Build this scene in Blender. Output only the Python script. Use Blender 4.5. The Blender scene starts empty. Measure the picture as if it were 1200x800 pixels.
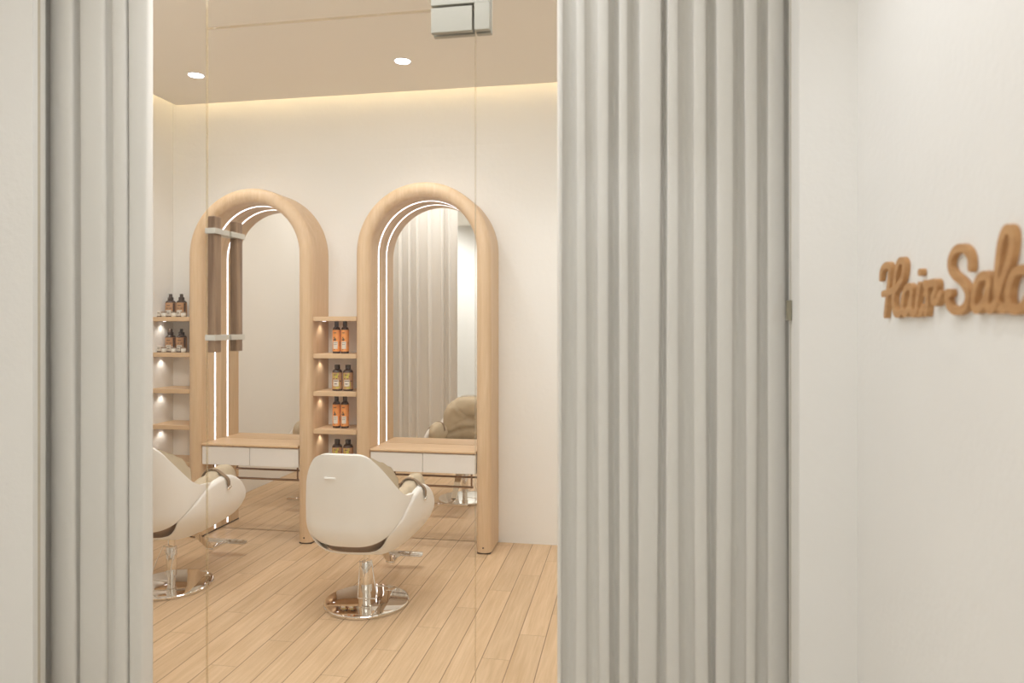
import bpy, bmesh, math, random
from mathutils import Vector, Matrix, noise

PI = math.pi
scene = bpy.context.scene
col = scene.collection
random.seed(7)

# ------------------------------------------------------------------ helpers
def link(o, parent=None):
    col.objects.link(o)
    if parent is not None:
        o.parent = parent
    return o

def tag(o, label=None, cat=None, group=None, kind=None):
    if label: o['label'] = label
    if cat: o['category'] = cat
    if group: o['group'] = group
    if kind: o['kind'] = kind
    return o

def thing(name, label, cat, loc=(0, 0, 0), rz=0.0, group=None):
    o = bpy.data.objects.new(name, None)
    o.empty_display_size = 0.1
    o.location = loc
    o.rotation_euler = (0, 0, rz)
    link(o)
    return tag(o, label, cat, group)

def obj(name, bm, m, parent=None, smooth=None):
    """link a bmesh as one mesh object (m may be a list of materials)"""
    me = bpy.data.meshes.new(name)
    if smooth is not None:
        for f in bm.faces:
            f.smooth = True
    bm.to_mesh(me)
    bm.free()
    for mm in (m if isinstance(m, (list, tuple)) else [m]):
        me.materials.append(mm)
    if smooth is not None and smooth < 179:
        try:
            me.set_sharp_from_angle(angle=math.radians(smooth))
        except Exception:
            pass
    o = bpy.data.objects.new(name, me)
    return link(o, parent)

def copy_tree(o, parent=None):
    c = o.copy()
    link(c)
    if parent is not None:
        c.parent = parent
    for ch in list(o.children):
        copy_tree(ch, c)
    return c

def new(): return bmesh.new()

def box(bm, x0, x1, y0, y1, z0, z1, bev=0.0, seg=3):
    t = bmesh.new()
    bmesh.ops.create_cube(t, size=1.0)
    for v in t.verts:
        v.co = Vector(((x0 + x1) / 2 + v.co.x * (x1 - x0), (y0 + y1) / 2 + v.co.y * (y1 - y0), (z0 + z1) / 2 + v.co.z * (z1 - z0)))
    if bev > 0:
        bmesh.ops.bevel(t, geom=list(t.edges), offset=bev, segments=seg, affect='EDGES', profile=0.5)
    merge(bm, t)

def merge(bm, t, M=None):
    me = bpy.data.meshes.new('tmp')
    t.to_mesh(me)
    t.free()
    if M is not None:
        me.transform(M)
    bm.from_mesh(me)
    bpy.data.meshes.remove(me)

def lathe(bm, prof, seg=40, cx=0, cy=0, cap0=True, cap1=True):
    rings = []
    for r, z in prof:
        rings.append([bm.verts.new((cx + r * math.cos(2 * PI * i / seg), cy + r * math.sin(2 * PI * i / seg), z)) for i in range(seg)])
    for a, b in zip(rings, rings[1:]):
        for i in range(seg):
            j = (i + 1) % seg
            bm.faces.new((a[i], a[j], b[j], b[i]))
    if cap0: bm.faces.new(list(reversed(rings[0])))
    if cap1: bm.faces.new(rings[-1])

def arc_patch(bm, r, z0, z1, a0, a1, seg=10, cx=0, cy=0):
    """curved label patch on a bottle of radius r"""
    lo = [bm.verts.new((cx + r * math.cos(a0 + (a1 - a0) * i / seg), cy + r * math.sin(a0 + (a1 - a0) * i / seg), z0)) for i in range(seg + 1)]
    hi = [bm.verts.new((v.co.x, v.co.y, z1)) for v in lo]
    for i in range(seg):
        bm.faces.new((lo[i], lo[i + 1], hi[i + 1], hi[i]))

def catmull(pts, n=8, closed=False):
    out = []
    m = len(pts)
    P = [Vector(p) for p in pts]
    for i in range(m if closed else m - 1):
        if closed:
            p0, p1, p2, p3 = P[(i - 1) % m], P[i], P[(i + 1) % m], P[(i + 2) % m]
        else:
            p1, p2 = P[i], P[i + 1]
            p0 = P[i - 1] if i else p1 * 2 - p2
            p3 = P[i + 2] if i + 2 < m else p2 * 2 - p1
        for k in range(n):
            t = k / n
            out.append(0.5 * ((2 * p1) + (p2 - p0) * t + (2 * p0 - 5 * p1 + 4 * p2 - p3) * t * t + (3 * p1 - p0 - 3 * p2 + p3) * t ** 3))
    if not closed:
        out.append(P[-1])
    return out

def tube(bm, pts, r, seg=10, closed=False):
    P = [Vector(p) for p in pts]
    n = len(P)
    rings = []
    up = None
    for i in range(n):
        if closed:
            d = (P[(i + 1) % n] - P[i - 1]).normalized()
        else:
            d = (P[min(i + 1, n - 1)] - P[max(i - 1, 0)]).normalized()
        if up is None:
            up = Vector((0, 0, 1)) if abs(d.z) < 0.9 else Vector((1, 0, 0))
        s = d.cross(up).normalized()
        up = s.cross(d).normalized()
        rings.append([bm.verts.new(P[i] + r * (math.cos(2 * PI * k / seg) * s + math.sin(2 * PI * k / seg) * up)) for k in range(seg)])
    for i in range(n if closed else n - 1):
        a, b = rings[i], rings[(i + 1) % n]
        for k in range(seg):
            j = (k + 1) % seg
            bm.faces.new((a[k], a[j], b[j], b[k]))
    if not closed:
        bm.faces.new(list(reversed(rings[0])))
        bm.faces.new(rings[-1])
    bmesh.ops.recalc_face_normals(bm, faces=bm.faces[:])

def sweep_sections(bm, secs, closed_sec=True, caps=True):
    """secs: list of lists of points, skinned one after another"""
    rings = [[bm.verts.new(p) for p in s] for s in secs]
    m = len(rings[0])
    for a, b in zip(rings, rings[1:]):
        for k in range(m if closed_sec else m - 1):
            j = (k + 1) % m
            bm.faces.new((a[k], a[j], b[j], b[k]))
    if caps and closed_sec:
        bm.faces.new(list(reversed(rings[0])))
        bm.faces.new(rings[-1])
    bmesh.ops.recalc_face_normals(bm, faces=bm.faces[:])

# ------------------------------------------------------------------ materials
def lin(c):
    return tuple(((x / 255) / 12.92 if x / 255 <= 0.04045 else ((x / 255 + 0.055) / 1.055) ** 2.4) for x in c) + (1.0,)

def mat(name):
    m = bpy.data.materials.new(name)
    m.use_nodes = True
    nt = m.node_tree
    b = nt.nodes['Principled BSDF']
    return m, nt, b

def N(nt, typ, **kw):
    n = nt.nodes.new(typ)
    for k, v in kw.items():
        setattr(n, k, v)
    return n

def plain(name, c, rough=0.5, metal=0.0, noise_amt=0.0, noise_scale=40.0, bump=0.0, bump_scale=120.0, spec=0.5):
    """solid colour with a faint procedural mottling and bump"""
    m, nt, b = mat(name)
    b.inputs['Roughness'].default_value = rough
    b.inputs['Metallic'].default_value = metal
    b.inputs['Specular IOR Level'].default_value = spec
    tc = N(nt, 'ShaderNodeTexCoord')
    no = N(nt, 'ShaderNodeTexNoise')
    no.inputs['Scale'].default_value = noise_scale
    no.inputs['Detail'].default_value = 4
    nt.links.new(tc.outputs['Object'], no.inputs['Vector'])
    rp = N(nt, 'ShaderNodeValToRGB')
    L = lin(c)
    rp.color_ramp.elements[0].position = 0.3
    rp.color_ramp.elements[1].position = 0.7
    rp.color_ramp.elements[0].color = tuple(x * (1 - noise_amt) for x in L[:3]) + (1,)
    rp.color_ramp.elements[1].color = tuple(min(1, x * (1 + noise_amt * 0.6)) for x in L[:3]) + (1,)
    nt.links.new(no.outputs['Fac'], rp.inputs['Fac'])
    nt.links.new(rp.outputs['Color'], b.inputs['Base Color'])
    if bump > 0:
        n2 = N(nt, 'ShaderNodeTexNoise')
        n2.inputs['Scale'].default_value = bump_scale
        n2.inputs['Detail'].default_value = 5
        nt.links.new(tc.outputs['Object'], n2.inputs['Vector'])
        bp = N(nt, 'ShaderNodeBump')
        bp.inputs['Strength'].default_value = bump
        bp.inputs['Distance'].default_value = 0.01
        nt.links.new(n2.outputs['Fac'], bp.inputs['Height'])
        nt.links.new(bp.outputs['Normal'], b.inputs['Normal'])
    return m

def wood(name, c_dark, c_light, axis=2, scale=6.0, stretch=14.0, rough=0.45, contrast=0.5):
    """fine grained timber, grain running along one object axis"""
    m, nt, b = mat(name)
    b.inputs['Roughness'].default_value = rough
    b.inputs['Specular IOR Level'].default_value = 0.35
    tc = N(nt, 'ShaderNodeTexCoord')
    mp = N(nt, 'ShaderNodeMapping')
    sc = [scale * stretch] * 3
    sc[axis] = scale * 0.6
    mp.inputs['Scale'].default_value = sc
    nt.links.new(tc.outputs['Object'], mp.inputs['Vector'])
    no = N(nt, 'ShaderNodeTexNoise')
    no.inputs['Scale'].default_value = 1.0
    no.inputs['Detail'].default_value = 6
    no.inputs['Roughness'].default_value = 0.6
    no.inputs['Distortion'].default_value = 0.6
    nt.links.new(mp.outputs['Vector'], no.inputs['Vector'])
    mp2 = N(nt, 'ShaderNodeMapping')
    s2 = [scale * 2.5] * 3
    s2[axis] = scale * 0.25
    mp2.inputs['Scale'].default_value = s2
    nt.links.new(tc.outputs['Object'], mp2.inputs['Vector'])
    n2 = N(nt, 'ShaderNodeTexNoise')
    n2.inputs['Scale'].default_value = 1.0
    n2.inputs['Detail'].default_value = 3
    n2.inputs['Distortion'].default_value = 1.2
    nt.links.new(mp2.outputs['Vector'], n2.inputs['Vector'])
    mx = N(nt, 'ShaderNodeMath', operation='ADD')
    m1 = N(nt, 'ShaderNodeMath', operation='MULTIPLY'); m1.inputs[1].default_value = 0.45
    m2 = N(nt, 'ShaderNodeMath', operation='MULTIPLY'); m2.inputs[1].default_value = 0.55
    nt.links.new(no.outputs['Fac'], m1.inputs[0]); nt.links.new(n2.outputs['Fac'], m2.inputs[0])
    nt.links.new(m1.outputs[0], mx.inputs[0]); nt.links.new(m2.outputs[0], mx.inputs[1])
    rp = N(nt, 'ShaderNodeValToRGB')
    rp.color_ramp.elements[0].position = 0.5 - contrast * 0.4
    rp.color_ramp.elements[1].position = 0.5 + contrast * 0.4
    rp.color_ramp.elements[0].color = lin(c_dark)
    rp.color_ramp.elements[1].color = lin(c_light)
    nt.links.new(mx.outputs[0], rp.inputs['Fac'])
    nt.links.new(rp.outputs['Color'], b.inputs['Base Color'])
    bp = N(nt, 'ShaderNodeBump')
    bp.inputs['Strength'].default_value = 0.06
    bp.inputs['Distance'].default_value = 0.004
    nt.links.new(no.outputs['Fac'], bp.inputs['Height'])
    nt.links.new(bp.outputs['Normal'], b.inputs['Normal'])
    return m

def emit(name, c, strength):
    m, nt, b = mat(name)
    b.inputs['Base Color'].default_value = lin(c)
    b.inputs['Emission Color'].default_value = lin(c)
    b.inputs['Emission Strength'].default_value = strength
    return m

def floor_material():
    """oak planks 130 mm wide and 1.05 m long, running away from the shop front, each row a quarter plank further"""
    m, nt, b = mat('oak_plank_floor')
    L = nt.links.new
    geo = N(nt, 'ShaderNodeNewGeometry')
    sep = N(nt, 'ShaderNodeSeparateXYZ')
    L(geo.outputs['Position'], sep.inputs[0])
    def M(op, a, bb=None, c=None):
        n = N(nt, 'ShaderNodeMath', operation=op)
        for i, s in enumerate((a, bb, c)):
            if s is None: continue
            if isinstance(s, (int, float)): n.inputs[i].default_value = s
            else: L(s, n.inputs[i])
        return n.outputs[0]
    u = M('DIVIDE', M('ADD', sep.outputs['X'], 1.0518), 0.13)
    k = M('FLOOR', u)
    fu = M('FRACT', u)
    v = M('DIVIDE', M('SUBTRACT', M('SUBTRACT', sep.outputs['Y'], 3.03), M('MULTIPLY', M('ADD', k, 1.0), 0.2625)), 1.05)
    kv = M('FLOOR', v)
    fv = M('FRACT', v)
    long_gap = M('LESS_THAN', M('MINIMUM', fu, M('SUBTRACT', 1.0, fu)), 0.013)
    end_gap = M('LESS_THAN', M('MINIMUM', fv, M('SUBTRACT', 1.0, fv)), 0.0012)
    cmb = N(nt, 'ShaderNodeCombineXYZ')
    L(k, cmb.inputs[0]); L(kv, cmb.inputs[1])
    wn = N(nt, 'ShaderNodeTexWhiteNoise', noise_dimensions='2D')
    L(cmb.outputs[0], wn.inputs['Vector'])
    # grain, shifted from plank to plank
    off = N(nt, 'ShaderNodeVectorMath', operation='MULTIPLY_ADD')
    L(wn.outputs['Color'], off.inputs[0]); off.inputs[1].default_value = (7, 9, 5); L(geo.outputs['Position'], off.inputs[2])
    mp = N(nt, 'ShaderNodeMapping'); mp.inputs['Scale'].default_value = (95, 4.0, 1)
    L(off.outputs[0], mp.inputs['Vector'])
    g1 = N(nt, 'ShaderNodeTexNoise'); g1.inputs['Scale'].default_value = 1.0; g1.inputs['Detail'].default_value = 6; g1.inputs['Distortion'].default_value = 0.5
    L(mp.outputs[0], g1.inputs['Vector'])
    mp2 = N(nt, 'ShaderNodeMapping'); mp2.inputs['Scale'].default_value = (16, 1.4, 1)
    L(off.outputs[0], mp2.inputs['Vector'])
    g2 = N(nt, 'ShaderNodeTexNoise'); g2.inputs['Scale'].default_value = 1.0; g2.inputs['Detail'].default_value = 3; g2.inputs['Distortion'].default_value = 1.5
    L(mp2.outputs[0], g2.inputs['Vector'])
    grain = M('ADD', M('MULTIPLY', g1.outputs['Fac'], 0.5), M('MULTIPLY', g2.outputs['Fac'], 0.5))
    rp = N(nt, 'ShaderNodeValToRGB')
    rp.color_ramp.elements[0].position = 0.34; rp.color_ramp.elements[1].position = 0.66
    rp.color_ramp.elements[0].color = lin(FLOOR_DARK); rp.color_ramp.elements[1].color = lin(FLOOR_LIGHT)
    L(grain, rp.inputs['Fac'])
    hsv = N(nt, 'ShaderNodeHueSaturation')
    L(rp.outputs['Color'], hsv.inputs['Color'])
    L(M('ADD', M('MULTIPLY', wn.outputs['Value'], 0.10), 0.95), hsv.inputs['Value'])
    mix = N(nt, 'ShaderNodeMix', data_type='RGBA')
    L(M('ADD', M('MULTIPLY', long_gap, 0.9), M('MULTIPLY', end_gap, 0.5)), mix.inputs['Factor'])
    L(hsv.outputs['Color'], mix.inputs[6])
    mix.inputs[7].default_value = lin((96, 64, 38))
    L(mix.outputs[2], b.inputs['Base Color'])
    b.inputs['Roughness'].default_value = 0.42
    b.inputs['Specular IOR Level'].default_value = 0.3
    h = M('SUBTRACT', M('MULTIPLY', g1.outputs['Fac'], 0.15), M('MULTIPLY', M('MAXIMUM', long_gap, end_gap), 1.0))
    bp = N(nt, 'ShaderNodeBump'); bp.inputs['Strength'].default_value = 0.15; bp.inputs['Distance'].default_value = 0.003
    L(h, bp.inputs['Height']); L(bp.outputs['Normal'], b.inputs['Normal'])
    return m

def glass_material(name, tint, edge=None):
    """clear sheet glass: straight-through with a Fresnel reflection"""
    m = bpy.data.materials.new(name)
    m.use_nodes = True
    nt = m.node_tree
    nt.nodes.clear()
    out = N(nt, 'ShaderNodeOutputMaterial')
    tr = N(nt, 'ShaderNodeBsdfTransparent'); tr.inputs['Color'].default_value = tint
    gl = N(nt, 'ShaderNodeBsdfGlossy'); gl.inputs['Roughness'].default_value = 0.0
    fr = N(nt, 'ShaderNodeFresnel')
    geo = N(nt, 'ShaderNodeNewGeometry')      # rays leave the sheet at the angle they entered
    ior = N(nt, 'ShaderNodeMapRange'); ior.inputs['To Min'].default_value = 1.45; ior.inputs['To Max'].default_value = 1 / 1.08
    nt.links.new(geo.outputs['Backfacing'], ior.inputs['Value']); nt.links.new(ior.outputs[0], fr.inputs['IOR'])
    mx = N(nt, 'ShaderNodeMixShader')
    nt.links.new(fr.outputs[0], mx.inputs[0]); nt.links.new(tr.outputs[0], mx.inputs[1]); nt.links.new(gl.outputs[0], mx.inputs[2])
    if edge is None:
        nt.links.new(mx.outputs[0], out.inputs[0])
    else:
        di = N(nt, 'ShaderNodeBsdfDiffuse'); di.inputs['Color'].default_value = edge
        m2 = N(nt, 'ShaderNodeMixShader'); m2.inputs[0].default_value = 0.22
        nt.links.new(mx.outputs[0], m2.inputs[1]); nt.links.new(di.outputs[0], m2.inputs[2])
        nt.links.new(m2.outputs[0], out.inputs[0])
    return m

COVE_E = 15.0
FLOOR_DARK = (200, 168, 130)
FLOOR_LIGHT = (221, 191, 156)
M_WALL = plain('warm_white_plaster', (240, 238, 233), 0.9, noise_amt=0.012, noise_scale=3.0, bump=0.12, bump_scale=30, spec=0.2)
M_WALLC = plain('white_textured_plaster', (237, 235, 231), 0.9, noise_amt=0.012, noise_scale=3.0, bump=0.13, bump_scale=45, spec=0.2)
M_CEIL = plain('ceiling_paint', (243, 237, 227), 0.9, noise_amt=0.008, noise_scale=3.0, spec=0.2)
M_FLOOR = floor_material()
M_CFLOOR = plain('corridor_stone', (214, 206, 194), 0.5, noise_amt=0.03, noise_scale=6)
M_OAK_Z = wood('pale_oak_upright', (204, 172, 134), (224, 196, 162), 2, 5.0)
M_OAK_X = wood('pale_oak_board', (204, 170, 130), (222, 192, 156), 0, 6.0)
M_WALNUT = wood('walnut_bar', (104, 78, 60), (168, 140, 114), 2, 7.0, 8.0, contrast=0.45)
M_SIGNWOOD = wood('sign_wood', (176, 130, 84), (204, 160, 112), 1, 14.0, 3.0, rough=0.6)
M_CURTAIN = plain('grey_curtain_cloth', (229, 226, 221), 0.95, noise_amt=0.01, noise_scale=60, bump=0.05, bump_scale=500, spec=0.1)
M_WHITE = plain('white_lacquer', (238, 234, 228), 0.45, noise_amt=0.004, spec=0.35)
M_SHELL = plain('white_leatherette', (240, 236, 229), 0.42, noise_amt=0.006, noise_scale=30, bump=0.02, bump_scale=300, spec=0.4)
M_INNER = plain('taupe_underside', (150, 126, 104), 0.7, noise_amt=0.02)
M_FABRIC = plain('beige_cushion_fabric', (200, 184, 158), 0.9, noise_amt=0.04, noise_scale=25, bump=0.12, bump_scale=30, spec=0.2)
M_STRAP = plain('brown_strap', (150, 128, 104), 0.6, noise_amt=0.05)
M_CHROME = plain('polished_chrome', (236, 232, 226), 0.03, 1.0, noise_amt=0.0)
M_STEEL = plain('brushed_steel', (176, 173, 162), 0.5, 0.5, noise_amt=0.01)
M_STRAPSTEEL = plain('satin_steel_strap', (212, 207, 197), 0.5, 0.5, noise_amt=0.01)
M_BRONZE = plain('bronze_rail', (150, 122, 98), 0.25, 0.9, noise_amt=0.02)
M_MIRROR = plain('silvered_mirror', (240, 236, 230), 0.0, 1.0)
M_DARK = plain('dark_plinth', (70, 54, 42), 0.6)
M_CAP = plain('dark_brown_cap', (66, 48, 36), 0.4)
M_BODY = plain('dark_brown_bottle', (72, 50, 36), 0.25)
M_ORANGE = plain('orange_label', (240, 160, 86), 0.5, noise_amt=0.08, noise_scale=60)
M_TAN = plain('tan_label', (192, 146, 104), 0.5, noise_amt=0.06, noise_scale=60)
M_LIME = plain('yellow_green_print', (200, 190, 82), 0.5)
M_PAPER = plain('white_label_paper', (226, 218, 206), 0.6)
M_PRINT = plain('dark_print', (92, 68, 52), 0.6)
M_CREAM = plain('frosted_cream_jar', (226, 222, 212), 0.3)
M_LED = emit('led_white', (246, 248, 255), 3.0)
M_COVE = emit('cove_led', (255, 233, 194), COVE_E)
M_LENS = emit('downlight_lens', (246, 247, 255), 8.0)
M_PUCK = emit('shelf_light_lens', (250, 248, 255), 2.5)
M_CLAMP = plain('dull_clamp_metal', (150, 144, 126), 0.5, 0.6)
M_GLASS = glass_material('clear_glass', (0.985, 0.986, 0.982, 1))
M_GEDGE = glass_material('polished_glass_edge', (0.95, 0.93, 0.87, 1), edge=lin((210, 190, 158)))

SHELF_W = 0.5
P_SALON, P_SPOT, P_CORR, P_CORR2, P_SIGN = 43, 23, 11.5, 120, 22
EXPOSURE = 0.02
# ------------------------------------------------------------------ room dimensions (metres; the camera stands at x = y = 0)
H_CEIL = 3.116
Y_BACK = 4.67
X_LEFT = -3.40
X_END = 1.45
Y_GLASS = 2.215
Y_WF = 2.114          # corridor face of the plastered front wall, sign side
X_SIGN = 0.643
Y_REAR = -1.6
X_CORR = -4.2

def struct(name, m, *boxes, **kw):
    bm = new()
    for b in boxes:
        box(bm, *b)
    o = obj(name, bm, m)
    o['kind'] = 'structure'
    return o

struct('floor', M_FLOOR, (X_LEFT - 0.1, X_END + 0.1, Y_GLASS - 0.02, Y_BACK + 0.1, -0.1, 0.0))
struct('floor_corridor', M_CFLOOR, (X_CORR - 0.1, X_END + 0.1, Y_REAR - 0.1, Y_GLASS - 0.02, -0.1, 0.0))
struct('wall_back', M_WALL, (X_LEFT - 0.1, X_END + 0.1, Y_BACK, Y_BACK + 0.1, 0.0, 3.5))
struct('wall_left', M_WALL, (X_LEFT - 0.1, X_LEFT, Y_GLASS + 0.03, Y_BACK, 0.0, 3.5))
struct('wall_end', M_WALL, (X_END, X_END + 0.1, Y_WF, Y_BACK, 0.0, 3.5))
struct('wall_front_left', M_WALLC, (X_CORR, -2.167, 2.19, 2.245, 0.0, 3.5))
struct('wall_front_right', M_WALLC, (0.484, X_END, Y_WF, 2.245, 0.0, 3.5))
struct('wall_right', M_WALLC, (X_SIGN, X_SIGN + 0.1, Y_REAR, Y_WF, 0.0, 3.116))
struct('wall_rear', M_WALLC, (X_CORR, X_SIGN, Y_REAR - 0.1, Y_REAR, 0.0, 3.116))
struct('wall_corridor', M_WALLC, (X_CORR - 0.1, X_CORR, Y_REAR, 2.19, 0.0, 3.116))
# dropped ceiling stops 11 cm short of the left and back walls; the raised ceiling closes the light cove above
struct('ceiling', M_CEIL, (X_LEFT + 0.107, X_END, 2.245, Y_BACK - 0.115, H_CEIL, 3.30))
struct('ceiling_cove', M_WALL, (X_LEFT - 0.1, X_END + 0.1, 2.245, Y_BACK + 0.1, 3.5, 3.6))
struct('ceiling_corridor', M_CEIL, (X_CORR - 0.1, X_END + 0.1, Y_REAR - 0.1, 2.245, H_CEIL + 0.001, 3.3))
# cove light strips on the upstand of the dropped ceiling, facing the walls
bm = new(); box(bm, X_LEFT + 0.125, X_END - 0.02, Y_BACK - 0.1145, Y_BACK - 0.108, 3.262, 3.276)
o = obj('trim_1', bm, M_COVE); o['kind'] = 'structure'
bm = new(); box(bm, X_LEFT + 0.1, X_LEFT + 0.1065, 2.3, Y_BACK - 0.13, 3.262, 3.276)
o = obj('trim_2', bm, M_COVE); o['kind'] = 'structure'

# ------------------------------------------------------------------ glazed shop front
def pane(name, x0, x1, z0, z1, th=0.012):
    bm = new()
    box(bm, x0, x1, Y_GLASS - th / 2, Y_GLASS + th / 2, z0, z1)
    for f in bm.faces:
        if abs(f.normal.y) < 0.5:
            f.material_index = 1
    o = obj(name, bm, [M_GLASS, M_GEDGE])
    o['kind'] = 'structure'
    return o

DX0, DX1, DZ = -1.478, -0.506, 2.548
pane('window_1', -2.165, DX0 - 0.002, 0.0, H_CEIL)
w2 = pane('window_2', DX1 + 0.002, 0.482, 0.0, H_CEIL)
pane('window_3', DX0, DX1, DZ + 0.004, H_CEIL)
door = pane('door_1', DX0, DX1, 0.008, DZ)

# patch pivot fitting: one half on the door leaf, an L-shaped half on the fixed glass
PX0, PX1, PZ0, PZ1 = -0.650, -0.453, 2.464, 2.640
for parent, name, polys in (
        (door, 'pivot_fitting', [(PX0, -0.5105, PZ0, 2.5455)]),
        (w2, 'pivot_fitting', [(PX0, PX1, 2.5535, PZ1), (-0.5035, PX1, PZ0, 2.5535)])):
    bm = new()
    for (a, b, c, d) in polys:
        for s in (-1, 1):
            y0, y1 = sorted((Y_GLASS + s * 0.0065, Y_GLASS + s * 0.026))
            box(bm, a, b, y0, y1, c, d, 0.0015, 2)
    p = obj(name, bm, M_STEEL, parent)
    p['label'] = 'brushed steel patch fitting'

# wooden pull handle: a bar on each face of the leaf, held by two steel straps
hd = link(bpy.data.objects.new('pull_handle', None), door)
hd['label'] = 'dark walnut double bar pull handle with steel straps'
BX0, BX1, HZ0, HZ1 = -1.421, -1.394, 1.407, 1.872
for y0 in (2.130, 2.262):
    bm = new(); box(bm, BX0, BX1, y0, y0 + 0.039, HZ0, HZ1, 0.0025, 2)
    obj('grip_bar', bm, M_WALNUT, hd)
for z0 in (1.448, 1.812):
    bm = new()
    e = 0.006
    for y0, y1 in ((2.124, Y_GLASS - 0.007), (Y_GLASS + 0.007, 2.307)):
        box(bm, BX0 - e, BX1 + e, y0, y1, z0, z0 + 0.019, 0.0012, 2)
    b = obj('strap', bm, M_STRAPSTEEL, hd)
    b['label'] = 'brushed steel strap'

# small glass clamp at the right jamb
bm = new()
box(bm, 0.470, 0.4830, Y_GLASS - 0.014, Y_GLASS + 0.014, 1.515, 1.576, 0.002, 2)

cl = obj('glass_clamp', bm, M_CLAMP)
tag(cl, 'small steel clamp holding the glass edge at the right wall', 'clamp')

# ------------------------------------------------------------------ curtains
def curtain(name, folds, z0, z1, x_start, x_end, label, seed, depth=0.055):
    """folds: (left, right) of each flat front pleat at mid height; the cloth turns back between them"""
    rnd = random.Random(seed)
    drift = [(rnd.uniform(-0.008, 0.008), rnd.uniform(-0.008, 0.008), rnd.uniform(0.8, 1.15), rnd.uniform(0, 6)) for _ in folds]
    nz = 36
    rows = []
    for j in range(nz + 1):
        t = j / nz
        z = z0 + (z1 - z0) * t
        s = (t - 0.5) * 2
        pts = [(x_start, Y_C + 0.03, z)]
        for i, (a, b) in enumerate(folds):
            d0, d1, k, ph = drift[i]
            wob = 0.0025 * math.sin(5 * t + ph)
            a2 = a + d0 * s + wob - 0.002 * s
            b2 = b + d1 * s + wob
            w = b2 - a2
            pts += [(a2 + 0.0005, Y_C + 0.009, z), (a2 + w * 0.14, Y_C + 0.0015, z), (a2 + w * 0.5, Y_C - 0.001, z), (a2 + w * 0.86, Y_C + 0.0015, z), (b2 - 0.0005, Y_C + 0.009, z)]
            if i + 1 < len(folds):
                c = folds[i + 1][0]
                g = c - b
                dd = depth * k * (0.75 + 0.25 * t)
                bulge = min(0.012, g * 0.1)
                pts += [(b2 + g * 0.10 - bulge, Y_C + dd * 0.6, z), (b2 + g * 0.5, Y_C + dd, z), (c - g * 0.10 + bulge, Y_C + dd * 0.6, z)]
        pts.append((x_end, Y_C + 0.03, z))
        rows.append(catmull(pts, 5))
    bm = new()
    sweep_sections(bm, rows, closed_sec=False, caps=False)
    o = obj(name, bm, M_CURTAIN, smooth=180)
    md = o.modifiers.new('thick', 'SOLIDIFY'); md.thickness = 0.003; md.offset = 1
    tag(o, label, 'curtain', None)
    return o
Y_C = 2.30
RF = [(-0.2400, -0.2250), (-0.1829, -0.146), (-0.1092, -0.0699), (-0.0391, -0.0057), (0.0248, 0.0935), (0.1154, 0.1562),
      (0.2021, 0.245), (0.2716, 0.3247), (0.3615, 0.4008), (0.4321, 0.4900), (0.522, 0.56), (0.60, 0.65), (0.70, 0.75)]
curtain('curtain', RF, 0.012, 3.112, -0.246, 0.80, 'pale grey pleated curtain behind the wide glass pane beside the sign wall', 3)
LF = [(-2.74, -2.66), (-2.62, -2.55), (-2.50, -2.43), (-2.39, -2.32), (-2.2957, -2.2309), (-2.2057, -2.1009), (-2.0749, -1.9645), (-1.932, -1.8737), (-1.8651, -1.79)]
curtain('curtain', LF, 0.012, 3.112, -2.78, -1.781, 'pale grey pleated curtain behind the narrow glass pane beside the bottle shelves', 5)

# ------------------------------------------------------------------ arched mirrors
R_IN, R_OUT, Z_SPR = 0.368, 0.468, 1.989
Y_F, Y_M = 4.39, 4.65

def path_stations(z0=0.0, nleg=2, narc=48):
    st = []
    for i in range(nleg):
        st.append((Vector((0, 0, z0 + (Z_SPR - z0) * i / nleg)), Vector((-1, 0, 0))))
    for i in range(narc + 1):
        a = PI - PI * i / narc
        st.append((Vector((0, 0, Z_SPR)), Vector((math.cos(a), 0, math.sin(a)))))
    for i in range(1, nleg + 1):
        st.append((Vector((0, 0, Z_SPR - (Z_SPR - z0) * i / nleg)), Vector((1, 0, 0))))
    return st

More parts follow.
